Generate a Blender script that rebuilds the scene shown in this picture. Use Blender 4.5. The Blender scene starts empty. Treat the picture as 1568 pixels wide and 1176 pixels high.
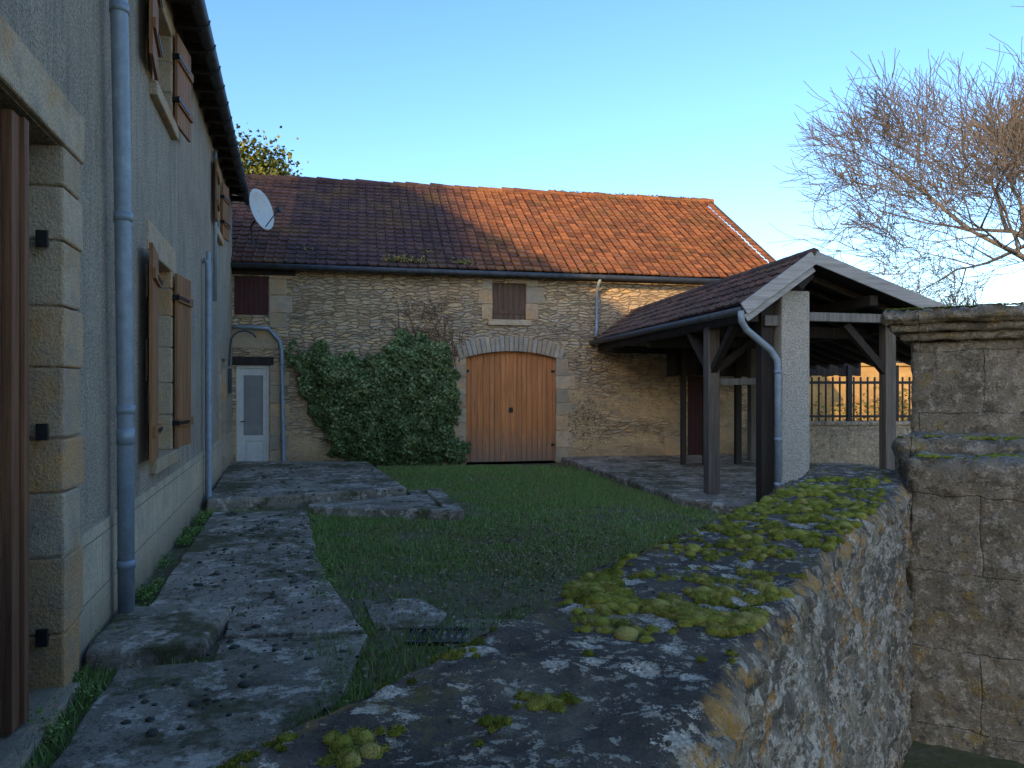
import bpy, math, random
import numpy as np
from mathutils import Vector, Matrix, noise as mn
random.seed(7); rng=np.random.default_rng(7)
R=math.radians
scene=bpy.context.scene
COL=scene.collection

# ---------------------------------------------------------------- node helpers
def nd(nt,t,ins=None,**pr):
    n=nt.nodes.new(t)
    for k,v in pr.items(): setattr(n,k,v)
    for k,v in (ins or {}).items():
        s=n.inputs[k]
        if isinstance(v,bpy.types.NodeSocket): nt.links.new(v,s)
        else: s.default_value=v
    return n
def c4(c): return (c[0],c[1],c[2],1.0)
def mix(nt,f,a,b,bl='MIX'):
    n=nt.nodes.new('ShaderNodeMix'); n.data_type='RGBA'; n.blend_type=bl
    for i,v in ((0,f),(6,a),(7,b)):
        if isinstance(v,bpy.types.NodeSocket): nt.links.new(v,n.inputs[i])
        elif i==0: n.inputs[0].default_value=v
        else: n.inputs[i].default_value=c4(v)
    return n.outputs[2]
def ramp(nt,f,st,interp='LINEAR'):
    n=nt.nodes.new('ShaderNodeValToRGB'); cr=n.color_ramp; cr.interpolation=interp
    while len(cr.elements)<len(st): cr.elements.new(.5)
    for e,(p,c) in zip(cr.elements,st):
        e.position=p
        e.color=c4(c) if isinstance(c,(tuple,list)) else (c,c,c,1)
    nt.links.new(f,n.inputs[0]); return n.outputs[0]
def noise(nt,v,s,d=4,r=.6,dist=0.0):
    return nd(nt,'ShaderNodeTexNoise',{'Vector':v,'Scale':s,'Detail':min(d,4),'Roughness':r,'Distortion':dist}).outputs['Fac']
def mapv(nt,v,sc=(1,1,1),loc=(0,0,0),rot=(0,0,0)):
    return nd(nt,'ShaderNodeMapping',{'Vector':v,'Scale':sc,'Location':loc,'Rotation':rot}).outputs[0]
def math_(nt,op,a,b=0.0,clamp=False):
    n=nd(nt,'ShaderNodeMath',{0:a,1:b},operation=op); n.use_clamp=clamp; return n.outputs[0]
def newmat(name,fn,rough=.85,metal=0.0,spec=.3,gain=(1.8,1.53,1.3)):
    m=bpy.data.materials.new(name); m.use_nodes=True; nt=m.node_tree; nt.nodes.clear()
    out=nd(nt,'ShaderNodeOutputMaterial')
    b=nd(nt,'ShaderNodeBsdfPrincipled',{'Roughness':rough,'Metallic':metal,'Specular IOR Level':spec})
    nt.links.new(b.outputs[0],out.inputs[0])
    co=nd(nt,'ShaderNodeTexCoord').outputs['Object']
    r=fn(nt,co,b)
    col,h=r[0],r[1]
    if gain: col=mix(nt,1.0,col,gain,'MULTIPLY')
    if isinstance(col,bpy.types.NodeSocket): nt.links.new(col,b.inputs['Base Color'])
    else: b.inputs['Base Color'].default_value=c4(col)
    if h is not None:
        bp=nd(nt,'ShaderNodeBump',{'Height':h,'Distance':r[2],'Strength':1.0})
        nt.links.new(bp.outputs[0],b.inputs['Normal'])
    return m
def attr(nt,name): return nd(nt,'ShaderNodeAttribute',attribute_name=name).outputs['Fac']
def sep(nt,v):
    n=nd(nt,'ShaderNodeSeparateXYZ',{0:v}); return n.outputs

# ---------------------------------------------------------------- materials
def f_roughcast(nt,co,b):
    big=noise(nt,co,.9,5,.65); mid=noise(nt,co,6,5,.7); fine=noise(nt,co,48,4,.75)
    stk=noise(nt,mapv(nt,co,(3,3,.35)),2.0,5,.75)
    c=ramp(nt,big,[(.3,(.33,.30,.25)),(.5,(.43,.385,.315)),(.7,(.49,.435,.345))])
    c=mix(nt,ramp(nt,stk,[(.47,0),(.66,.6)]),c,(.22,.20,.17))
    c=mix(nt,ramp(nt,mid,[(.56,0),(.68,.6)]),c,(.56,.50,.40))
    c=mix(nt,ramp(nt,noise(nt,mapv(nt,co,loc=(8,8,8)),11,4,.8),[(.58,0),(.65,.55)]),c,(.19,.17,.14))
    c=mix(nt,.75,c,ramp(nt,fine,[(.38,.35),(.54,1.0)]),'MULTIPLY')
    h=math_(nt,'ADD',math_(nt,'MULTIPLY',fine,1.1),math_(nt,'MULTIPLY',mid,.9))
    return c,h,.05
M_rough=newmat('roughcast',f_roughcast,.95)
def f_base(nt,co,b):
    v=mapv(nt,co,(1,1,1),rot=(R(90),0,0))
    br=nd(nt,'ShaderNodeTexBrick',{'Vector':v,'Color1':c4((.42,.36,.26)),'Color2':c4((.36,.32,.24)),'Mortar':c4((.24,.215,.17)),'Scale':1.0,'Mortar Size':.006,'Brick Width':.62,'Row Height':.36,'Mortar Smooth':.5})
    n=noise(nt,co,3,6,.7); f=noise(nt,co,40,4,.7)
    c=mix(nt,ramp(nt,n,[(.4,0),(.65,.8)]),br.outputs[0],(.27,.24,.19))
    c=mix(nt,.5,c,ramp(nt,f,[(.3,.4),(.62,1.0)]),'MULTIPLY')
    z=sep(nt,co)[2]
    c=mix(nt,ramp(nt,math_(nt,'ADD',z,math_(nt,'MULTIPLY',n,.6)),[(.3,.8),(.7,0)]),c,(.11,.10,.07))
    return c,math_(nt,'SUBTRACT',f,br.outputs[1]),.012
M_base=newmat('incised_render_base',f_base,.95)
def f_lime(nt,co,b):
    a=attr(nt,'rnd'); n=noise(nt,co,5,6,.7); f=noise(nt,co,55,5,.75); h=noise(nt,mapv(nt,co,loc=(2,6,2)),2.5,4,.7)
    c=ramp(nt,a,[(0,(.30,.26,.20)),(.35,(.40,.315,.21)),(.6,(.48,.395,.28)),(.8,(.47,.285,.13)),(1,(.37,.335,.28))])
    c=mix(nt,ramp(nt,h,[(.5,0),(.64,.6)]),c,(.46,.265,.11))
    c=mix(nt,ramp(nt,n,[(.46,0),(.66,.65)]),c,(.27,.25,.21))
    c=mix(nt,.55,c,ramp(nt,f,[(.3,.35),(.58,1.0)]),'MULTIPLY')
    return c,math_(nt,'ADD',math_(nt,'MULTIPLY',n,1.6),f),.022
M_lime=newmat('limestone_blocks',f_lime,.93,gain=(1.6,1.38,1.2))
def f_rubble(nt,co,b):
    x,y,z=sep(nt,co)
    w=noise(nt,co,1.9,3,.5); w2=noise(nt,mapv(nt,co,loc=(9,3,5)),7,3,.5)
    xx=math_(nt,'ADD',x,math_(nt,'MULTIPLY',w2,.22)); zz=math_(nt,'ADD',math_(nt,'ADD',z,math_(nt,'MULTIPLY',w,.22)),math_(nt,'MULTIPLY',w2,.05))
    uv=nd(nt,'ShaderNodeCombineXYZ',{0:math_(nt,'MULTIPLY',xx,4.0),1:math_(nt,'MULTIPLY',zz,15.5)}).outputs[0]
    vo=nd(nt,'ShaderNodeTexVoronoi',{'Vector':uv,'Scale':1.0,'Randomness':.95},voronoi_dimensions='2D')
    ve=nd(nt,'ShaderNodeTexVoronoi',{'Vector':uv,'Scale':1.0,'Randomness':.95},voronoi_dimensions='2D',feature='DISTANCE_TO_EDGE')
    sid=sep(nt,vo.outputs['Color'])[0]
    c=ramp(nt,sid,[(0,(.26,.19,.12)),(.3,(.38,.285,.18)),(.6,(.48,.37,.24)),(.85,(.35,.30,.24)),(1,(.52,.37,.19))])
    f=noise(nt,co,34,5,.8); big=noise(nt,mapv(nt,co,loc=(3,1,2)),.8,5,.6); md=noise(nt,mapv(nt,co,loc=(5,1,2)),5,4,.7)
    m=ramp(nt,ve.outputs['Distance'],[(.0,0),(.18,1)])
    mc=ramp(nt,md,[(.38,(.13,.10,.065)),(.55,(.25,.195,.13))])
    c=mix(nt,m,mc,c)
    pm=math_(nt,'SUBTRACT',noise(nt,mapv(nt,co,(1,1,1.2),loc=(2,0,7)),1.1,6,.65),math_(nt,'MULTIPLY',z,.07))
    pm=ramp(nt,pm,[(.37,0),(.45,1)])
    pc=ramp(nt,noise(nt,co,3,6,.7),[(.3,(.28,.205,.12)),(.5,(.48,.35,.20)),(.7,(.38,.31,.235))])
    c=mix(nt,math_(nt,'MULTIPLY',pm,.7),c,pc)
    c=mix(nt,ramp(nt,big,[(.45,0),(.62,.5)]),c,(.22,.185,.145))
    c=mix(nt,ramp(nt,md,[(.57,0),(.66,.65)]),c,(.46,.41,.33))
    c=mix(nt,.6,c,ramp(nt,f,[(.33,.3),(.56,1.0)]),'MULTIPLY')
    damp=ramp(nt,math_(nt,'ADD',z,math_(nt,'MULTIPLY',big,.8)),[(.45,.5),(.8,0)])
    c=mix(nt,damp,c,(.13,.11,.075))
    hh=math_(nt,'MULTIPLY',m,math_(nt,'SUBTRACT',1.0,math_(nt,'MULTIPLY',pm,.8)))
    return c,math_(nt,'ADD',math_(nt,'ADD',math_(nt,'MULTIPLY',hh,.9),math_(nt,'MULTIPLY',sid,.6)),math_(nt,'MULTIPLY',f,.9)),.032
M_rubble=newmat('rubble_stone',f_rubble,.95,gain=(1.9,1.6,1.33))
def f_tile(nt,co,b):
    a=attr(nt,'rnd'); x=sep(nt,co)[0]; n=noise(nt,co,1.3,5,.65); f=noise(nt,co,26,5,.75)
    old=ramp(nt,a,[(0,(.15,.056,.027)),(.4,(.29,.10,.036)),(.75,(.39,.145,.05)),(1,(.22,.09,.045))])
    new=ramp(nt,a,[(0,(.046,.025,.026)),(.5,(.070,.036,.037)),(1,(.095,.047,.041))])  # newer dark tiles, coloured darker still to deepen the shade on the roof
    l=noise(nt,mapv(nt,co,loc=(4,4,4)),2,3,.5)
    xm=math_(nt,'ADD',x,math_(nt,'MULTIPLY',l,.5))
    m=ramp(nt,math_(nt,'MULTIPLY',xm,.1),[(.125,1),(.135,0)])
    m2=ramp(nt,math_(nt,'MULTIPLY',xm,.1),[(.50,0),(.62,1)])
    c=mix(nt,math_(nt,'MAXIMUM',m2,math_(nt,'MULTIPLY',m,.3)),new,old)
    c=mix(nt,ramp(nt,f,[(.56,0),(.66,.6)]),c,(.27,.20,.11))
    c=mix(nt,ramp(nt,n,[(.50,0),(.68,.6)]),c,(.15,.09,.03))
    c=mix(nt,ramp(nt,noise(nt,mapv(nt,co,loc=(3,9,9)),7,4,.8),[(.54,0),(.64,.6)]),c,(.07,.038,.022))
    c=mix(nt,ramp(nt,math_(nt,'ADD',math_(nt,'MULTIPLY',x,.1),math_(nt,'MULTIPLY',n,.3)),[(1.26,0),(1.44,.8)]),c,(.28,.21,.045))
    return c,f,.012
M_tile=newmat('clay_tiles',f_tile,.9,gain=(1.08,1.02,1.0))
def f_tile2(nt,co,b):
    a=attr(nt,'rnd'); f=noise(nt,co,26,5,.75); n=noise(nt,co,2,5,.65)
    c=ramp(nt,a,[(0,(.05,.032,.026)),(.5,(.085,.047,.036)),(1,(.12,.062,.044))])
    c=mix(nt,ramp(nt,f,[(.55,0),(.68,.7)]),c,(.17,.15,.11))
    c=mix(nt,ramp(nt,n,[(.5,0),(.7,.5)]),c,(.06,.06,.03))
    return c,f,.008
M_tile2=newmat('weathered_tiles',f_tile2,.92,gain=(1.3,1.2,1.1))
def f_zinc(nt,co,b):
    n=noise(nt,co,9,6,.7); s=noise(nt,mapv(nt,co,(30,30,1.2)),1,5,.7)
    c=ramp(nt,n,[(.3,(.15,.175,.20)),(.55,(.20,.235,.265)),(.75,(.27,.30,.32))])
    c=mix(nt,ramp(nt,s,[(.5,0),(.75,.5)]),c,(.16,.155,.145))
    return c,n,.002
M_zinc=newmat('zinc_pipe',f_zinc,.5,.15,.5,gain=(1.35,1.3,1.25))
def f_zincd(nt,co,b):
    n=noise(nt,co,9,6,.7)
    return ramp(nt,n,[(.3,(.025,.028,.031)),(.7,(.07,.075,.082))]),n,.002
M_zincd=newmat('dark_zinc',f_zincd,.6,.1,.4,gain=(1.2,1.15,1.1))
def wood(name,c1,c2,c3,ax=2,rough=.75,weather=None,gain=(1.6,1.42,1.3)):
    def fn(nt,co,b):
        a=attr(nt,'rnd')
        sc=[26,26,26]; sc[ax]=1.3
        off=nd(nt,'ShaderNodeCombineXYZ',{0:math_(nt,'MULTIPLY',a,17.0),1:math_(nt,'MULTIPLY',a,9.0),2:math_(nt,'MULTIPLY',a,31.0)}).outputs[0]
        v=nd(nt,'ShaderNodeVectorMath',{0:co,1:off},operation='ADD').outputs[0]
        g=noise(nt,mapv(nt,v,tuple(sc)),1,6,.7,.4); n=noise(nt,v,3,5,.6)
        c=ramp(nt,g,[(.3,c1),(.52,c2),(.75,c3)])
        c=mix(nt,math_(nt,'MULTIPLY',a,.5),c,c1)
        if weather:
            z=sep(nt,co)[2]
            w=math_(nt,'SUBTRACT',math_(nt,'ADD',z,math_(nt,'MULTIPLY',g,.9)),math_(nt,'MULTIPLY',n,.6))
            c=mix(nt,ramp(nt,w,[(weather[0],.85),(weather[1],0)]),c,(.12,.10,.085))
            c=mix(nt,ramp(nt,noise(nt,mapv(nt,v,(9,9,.5)),1,4,.7),[(.5,0),(.7,.4)]),c,(.14,.09,.055))
        return c,g,.008
    return newmat(name,fn,rough,gain=gain)
M_barn_door=wood('barn_door_wood',(.22,.083,.028),(.42,.17,.058),(.54,.25,.10),weather=(.1,1.35),gain=(1.75,1.5,1.3))
M_shut=wood('shutter_wood',(.12,.057,.024),(.23,.11,.044),(.31,.17,.075))
M_doorw=wood('door_wood',(.08,.036,.018),(.14,.068,.032),(.20,.10,.048))
M_dark=wood('dark_timber',(.025,.02,.017),(.05,.038,.03),(.075,.06,.047),gain=(.8,.72,.65))
M_post=wood('weathered_post',(.06,.05,.04),(.12,.105,.085),(.19,.17,.145),gain=(1.2,1.08,1.0))
M_grey=wood('grey_timber',(.10,.09,.08),(.20,.185,.165),(.30,.28,.25),gain=(1.1,1.05,1))
M_red=wood('red_brown_boards',(.045,.018,.016),(.075,.028,.024),(.10,.04,.033),gain=(1.2,1,1))
M_brownb=wood('brown_hatch_boards',(.05,.03,.02),(.10,.06,.04),(.15,.095,.06))
M_barge=wood('pale_bargeboard',(.20,.19,.18),(.34,.33,.31),(.45,.44,.41),ax=0,gain=(1.25,1.17,1.1))
def simple(name,c1,c2,sc=6,bump=.01,rough=.85,metal=0,det=5,gain=(1.2,1.12,1.03)):
    def fn(nt,co,b):
        n=noise(nt,co,sc,det,.7)
        return ramp(nt,n,[(.3,c1),(.7,c2)]),n,bump
    return newmat(name,fn,rough,metal,gain=gain)
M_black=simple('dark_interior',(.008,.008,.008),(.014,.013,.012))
M_iron=simple('black_iron',(.012,.012,.014),(.035,.033,.032),30,.001,.5,.4)
M_white=simple('white_paint',(.50,.48,.45),(.64,.61,.57),5,.001,.45)
M_frost=simple('frosted_glass',(.20,.19,.185),(.26,.25,.24),3,.001,.25)
M_glass=simple('window_glass',(.02,.025,.03),(.03,.035,.04),3,.0005,.08)
M_dish=simple('dish_paint',(.50,.49,.46),(.60,.58,.54),6,.001,.4)
M_bark=simple('bark',(.10,.075,.055),(.22,.16,.11),8,.01)
M_twig=simple('twig_bark',(.11,.09,.075),(.21,.16,.12),2,.002,gain=(1,1,1))
M_vine=simple('vine_stem',(.10,.06,.04),(.19,.12,.08),20,.002)
def f_pillarc(nt,co,b):
    f=noise(nt,co,60,4,.85); n=noise(nt,co,4,5,.6)
    c=ramp(nt,f,[(.38,(.13,.125,.11)),(.5,(.33,.32,.29)),(.66,(.45,.43,.39))])
    c=mix(nt,ramp(nt,n,[(.5,0),(.75,.5)]),c,(.24,.22,.18)); return c,f,.02
M_pconc=newmat('pebbled_concrete',f_pillarc,.95,gain=(1.55,1.38,1.22))
def f_conc(nt,co,b):
    n=noise(nt,co,1.1,6,.7); f=noise(nt,co,38,5,.8); m=noise(nt,mapv(nt,co,loc=(5,5,5)),3.2,5,.8)
    c=ramp(nt,n,[(.35,(.125,.112,.088)),(.5,(.21,.19,.157)),(.64,(.30,.272,.23))])
    c=mix(nt,ramp(nt,m,[(.54,0),(.59,.75)]),c,(.46,.43,.38))
    c=mix(nt,ramp(nt,noise(nt,mapv(nt,co,loc=(1,8,2)),1.2,6,.85),[(.49,0),(.58,.85)]),c,(.066,.070,.032))
    c=mix(nt,ramp(nt,noise(nt,mapv(nt,co,loc=(1,1,8)),10,6,.8),[(.56,0),(.61,.65)]),c,(.068,.06,.042))
    vr=nd(nt,'ShaderNodeTexVoronoi',{'Vector':nd(nt,'ShaderNodeVectorMath',{0:co,1:nd(nt,'ShaderNodeTexNoise',{'Vector':co,'Scale':5.0,'Detail':3.0}).outputs['Color']},operation='ADD').outputs[0],'Scale':.42},feature='DISTANCE_TO_EDGE').outputs['Distance']
    ck=ramp(nt,vr,[(.001,1),(.006,0)])
    c=mix(nt,math_(nt,'MULTIPLY',ck,.7),c,(.04,.042,.022))
    c=mix(nt,.6,c,ramp(nt,f,[(.32,.35),(.58,1.0)]),'MULTIPLY')
    return c,math_(nt,'ADD',f,math_(nt,'MULTIPLY',n,.5)),.022
M_conc=newmat('old_concrete',f_conc,.95,0,.15)
def f_ground(nt,co,b):
    n=noise(nt,co,.7,7,.65); f=noise(nt,co,28,5,.8); m=noise(nt,mapv(nt,co,loc=(7,2,1)),3,5,.7)
    c=ramp(nt,n,[(.35,(.11,.09,.06)),(.5,(.10,.105,.05)),(.7,(.08,.105,.035))])
    c=mix(nt,ramp(nt,m,[(.48,0),(.66,.6)]),c,(.17,.145,.11))
    c=mix(nt,.55,c,ramp(nt,f,[(.3,.3),(.62,1.0)]),'MULTIPLY')
    return c,f,.03
M_ground=newmat('earth_and_grass',f_ground,.97)
def f_blade(nt,co,b):
    a=attr(nt,'rnd'); n=noise(nt,co,1.1,4,.7)
    c=ramp(nt,a,[(0,(.06,.105,.02)),(.5,(.12,.20,.04)),(.82,(.18,.26,.065)),(1,(.33,.29,.14))])
    c=mix(nt,ramp(nt,n,[(.45,.0),(.63,.6)]),c,(.17,.17,.065)); return c,None,0
M_blade=newmat('grass_blades',f_blade,.7,gain=(1.5,1.4,1.2))
def f_leaf(c1,c2,c3):
    def fn(nt,co,b):
        a=attr(nt,'rnd'); return ramp(nt,a,[(0,c1),(.6,c2),(1,c3)]),None,0
    return fn
M_ivy=newmat('ivy_leaves',f_leaf((.025,.046,.014),(.060,.095,.030),(.17,.21,.09)),.55,0,.25)
M_litter=newmat('leaf_litter',f_leaf((.06,.04,.025),(.13,.095,.06),(.22,.18,.13)),.9)
M_fol=newmat('tree_leaves',f_leaf((.04,.05,.012),(.10,.12,.02),(.20,.19,.03)),.7)
M_hedge=newmat('hedge_leaves',f_leaf((.05,.05,.02),(.11,.11,.03),(.20,.16,.05)),.8)
def f_moss(nt,co,b):
    a=attr(nt,'rnd'); f=noise(nt,co,330,4,.8)
    c=ramp(nt,a,[(0,(.075,.095,.020)),(.4,(.17,.195,.034)),(.75,(.28,.295,.065)),(1,(.38,.34,.13))])
    c=mix(nt,.6,c,ramp(nt,f,[(.35,.25),(.56,1.0)]),'MULTIPLY')
    return c,f,.008
M_moss=newmat('moss_cushions',f_moss,.95,0,.1,gain=(1.75,1.5,1.1))
def f_cope(nt,co,b):
    n=noise(nt,co,3,6,.65); f=noise(nt,co,120,5,.8); g=noise(nt,mapv(nt,co,loc=(4,1,0)),11,6,.75,.3)
    c=ramp(nt,n,[(.35,(.062,.056,.049)),(.52,(.10,.09,.077)),(.68,(.18,.157,.12))])
    wv=nd(nt,'ShaderNodeVectorMath',{0:co,1:nd(nt,'ShaderNodeVectorMath',{0:nd(nt,'ShaderNodeTexNoise',{'Vector':co,'Scale':30.0,'Detail':4.0,'Roughness':.85}).outputs['Color'],'Scale':.09},operation='SCALE').outputs[0]},operation='ADD').outputs[0]
    v1=nd(nt,'ShaderNodeTexVoronoi',{'Vector':wv,'Scale':15.0}); v2=nd(nt,'ShaderNodeTexVoronoi',{'Vector':wv,'Scale':38.0})
    r1=math_(nt,'SUBTRACT',math_(nt,'MULTIPLY',sep(nt,v1.outputs['Color'])[0],.58),v1.outputs['Distance'])
    r2=math_(nt,'SUBTRACT',math_(nt,'MULTIPLY',sep(nt,v2.outputs['Color'])[0],.54),v2.outputs['Distance'])
    area=ramp(nt,noise(nt,mapv(nt,co,loc=(8,2,1)),2.6,3,.6),[(.38,0),(.50,1)])
    lm=math_(nt,'MULTIPLY',ramp(nt,r1,[(.0,0),(.05,1)]),area)
    c=mix(nt,math_(nt,'MULTIPLY',lm,.9),c,mix(nt,ramp(nt,f,[(.4,0),(.6,1)]),(.28,.26,.22),(.60,.56,.48)))
    c=mix(nt,math_(nt,'MULTIPLY',ramp(nt,r2,[(.0,0),(.06,1)]),.75),c,(.41,.38,.315))
    o=math_(nt,'MULTIPLY',ramp(nt,g,[(.51,0),(.57,1)]),ramp(nt,attr(nt,'edge'),[(.2,0),(.7,1)]))
    c=mix(nt,math_(nt,'MULTIPLY',o,.8),c,(.42,.24,.07))
    mm=ramp(nt,noise(nt,mapv(nt,co,loc=(6,6,1)),5,6,.8),[(.54,0),(.66,.8)])
    c=mix(nt,mm,c,(.15,.13,.05))
    c=mix(nt,math_(nt,'MULTIPLY',ramp(nt,attr(nt,'edge'),[(.5,0),(1.0,1)]),ramp(nt,noise(nt,mapv(nt,co,loc=(6,1,6)),16,4,.8),[(.45,0),(.58,.75)])),c,(.32,.275,.21))
    c=mix(nt,.55,c,ramp(nt,f,[(.32,.35),(.6,1.0)]),'MULTIPLY')
    return c,math_(nt,'ADD',f,math_(nt,'MULTIPLY',g,2.4)),.014
M_cope=newmat('lichened_coping',f_cope,.97,0,.1)
def f_nwall(nt,co,b):
    sid=attr(nt,'sid'); m=attr(nt,'mask'); f=noise(nt,co,70,6,.8); n=noise(nt,co,4,6,.7); g=noise(nt,mapv(nt,co,loc=(3,7,1)),14,6,.8)
    c=ramp(nt,sid,[(0,(.20,.175,.13)),(.4,(.30,.25,.18)),(.7,(.36,.31,.23)),(1,(.24,.225,.19))])
    mc=ramp(nt,g,[(.35,(.22,.195,.145)),(.55,(.40,.36,.295)),(.7,(.53,.50,.44))])
    c=mix(nt,math_(nt,'MULTIPLY',m,.8),mc,c)
    c=mix(nt,ramp(nt,n,[(.49,0),(.58,.75)]),c,(.11,.098,.078))
    c=mix(nt,ramp(nt,g,[(.51,0),(.56,.85)]),c,(.55,.52,.46))
    c=mix(nt,ramp(nt,noise(nt,mapv(nt,co,loc=(1,1,9)),6,6,.8),[(.57,0),(.62,.8)]),c,(.43,.22,.06))
    c=mix(nt,ramp(nt,noise(nt,mapv(nt,co,loc=(5,1,9)),23,6,.8),[(.55,0),(.60,.75)]),c,(.075,.068,.053))
    c=mix(nt,.6,c,ramp(nt,f,[(.32,.25),(.58,1.0)]),'MULTIPLY')
    return c,math_(nt,'ADD',f,math_(nt,'MULTIPLY',g,2.6)),.03
M_nwall=newmat('old_rubble_wall',f_nwall,.96)
def f_ash(nt,co,b):
    v=mapv(nt,co,(1,1,1),rot=(R(90),0,0),loc=(.13,.05,0))
    wv=nd(nt,'ShaderNodeVectorMath',{0:v,1:nd(nt,'ShaderNodeVectorMath',{0:nd(nt,'ShaderNodeTexNoise',{'Vector':co,'Scale':7.0,'Detail':4.0}).outputs['Color'],'Scale':.05},operation='SCALE').outputs[0]},operation='ADD').outputs[0]
    br=nd(nt,'ShaderNodeTexBrick',{'Vector':wv,'Color1':c4((.32,.28,.21)),'Color2':c4((.25,.225,.175)),'Mortar':c4((.18,.16,.125)),'Scale':1.0,'Mortar Size':.006,'Brick Width':.66,'Row Height':.37,'Mortar Smooth':1.0})
    f=noise(nt,co,80,6,.8); n=noise(nt,co,2.6,6,.8); g=noise(nt,mapv(nt,co,loc=(3,7,1)),17,5,.8)
    c=mix(nt,ramp(nt,n,[(.42,0),(.60,.7)]),br.outputs[0],(.19,.17,.135))
    c=mix(nt,ramp(nt,g,[(.53,0),(.58,.75)]),c,(.45,.42,.36))
    c=mix(nt,ramp(nt,noise(nt,mapv(nt,co,loc=(5,1,9)),9,6,.85),[(.53,0),(.60,.65)]),c,(.09,.08,.06))
    c=mix(nt,ramp(nt,noise(nt,mapv(nt,co,loc=(1,1,9)),6,6,.8),[(.59,0),(.66,.65)]),c,(.34,.24,.065))
    c=mix(nt,.6,c,ramp(nt,f,[(.32,.28),(.58,1.0)]),'MULTIPLY')
    return c,math_(nt,'SUBTRACT',math_(nt,'ADD',f,math_(nt,'MULTIPLY',g,1.8)),math_(nt,'MULTIPLY',br.outputs[1],.6)),.022
M_ash=newmat('weathered_ashlar',f_ash,.95)
M_warm=simple('warm_limestone',(.30,.17,.06),(.56,.33,.12),1.5,.02,gain=(1,1,1))

# ---------------------------------------------------------------- mesh builder
class MB:
    def __init__(s): s.v=[];s.f=[];s.r=[];s.m=[]
    def add(s,vs,fs,r=None,mi=0):
        if r is None: r=random.random()
        o=len(s.v); s.v.extend([tuple(v) for v in vs])
        for f in fs: s.f.append([i+o for i in f]); s.r.append(r); s.m.append(mi)
    def box(s,x0,x1,y0,y1,z0,z1,r=None,mi=0,M=None,j=0):
        vs=[Vector((x,y,z)) for x in (x0,x1) for y in (y0,y1) for z in (z0,z1)]
        if j: vs=[v+Vector((random.uniform(-j,j),random.uniform(-j,j),random.uniform(-j,j))) for v in vs]
        if M is not None: vs=[M@v for v in vs]
        s.add(vs,[(0,1,3,2),(4,6,7,5),(0,4,5,1),(2,3,7,6),(0,2,6,4),(1,5,7,3)],r,mi)
    def beam(s,a,b,w,h,r=None,mi=0,up=Vector((0,0,1))):
        a=Vector(a);b=Vector(b);d=(b-a); L=d.length; d.normalize()
        sd=d.cross(up)
        if sd.length<1e-4: sd=Vector((1,0,0))
        sd.normalize(); u=sd.cross(d)
        M=Matrix((( d.x,sd.x,u.x,a.x),(d.y,sd.y,u.y,a.y),(d.z,sd.z,u.z,a.z),(0,0,0,1)))
        s.box(0,L,-w/2,w/2,-h/2,h/2,r,mi,M)
    def tube(s,path,rad,n=12,r=None,mi=0,cap=True):
        P=[Vector(p) for p in path]; k=len(P)
        if not isinstance(rad,(list,tuple)): rad=[rad]*k
        vs=[];ref=None
        for i in range(k):
            d=(P[min(i+1,k-1)]-P[max(i-1,0)]).normalized()
            if ref is None:
                ref=Vector((0,0,1)) if abs(d.z)<.9 else Vector((1,0,0))
                ref=(ref-d*ref.dot(d)).normalized()
            else:
                ref=(ref-d*ref.dot(d))
                ref=ref.normalized() if ref.length>1e-5 else d.orthogonal().normalized()
            bi=d.cross(ref)
            for j in range(n):
                t=2*math.pi*j/n; vs.append(P[i]+(ref*math.cos(t)+bi*math.sin(t))*rad[i])
        fs=[(i*n+j,i*n+(j+1)%n,(i+1)*n+(j+1)%n,(i+1)*n+j) for i in range(k-1) for j in range(n)]
        if cap: fs+= [tuple(range(n))[::-1],tuple(range((k-1)*n,k*n))]
        s.add(vs,fs,r,mi)
    def poly(s,pts,z0,z1,r=None,mi=0):
        n=len(pts)
        ar=sum(pts[i][0]*pts[(i+1)%n][1]-pts[(i+1)%n][0]*pts[i][1] for i in range(n))
        if ar<0: pts=pts[::-1]
        vs=[(p[0],p[1],z0) for p in pts]+[(p[0],p[1],z1) for p in pts]
        s.add(vs,[tuple(range(n))[::-1],tuple(range(n,2*n))]+[(i,(i+1)%n,n+(i+1)%n,n+i) for i in range(n)],r,mi)
    def obj(s,name,mats,parent=None,bevel=0,smooth=False,seg=2):
        me=bpy.data.meshes.new(name); me.from_pydata(s.v,[],s.f); 
        a=me.attributes.new('rnd','FLOAT','FACE'); a.data.foreach_set('value',s.r)
        if not isinstance(mats,(list,tuple)): mats=[mats]
        for m in mats: me.materials.append(m)
        me.polygons.foreach_set('material_index',s.m)
        if smooth: me.polygons.foreach_set('use_smooth',[True]*len(s.f))
        me.update()
        ob=bpy.data.objects.new(name,me); COL.objects.link(ob)
        if parent: ob.parent=parent
        if bevel:
            b=ob.modifiers.new('bev','BEVEL'); b.width=bevel; b.segments=seg; b.limit_method='ANGLE'
        return ob
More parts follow.
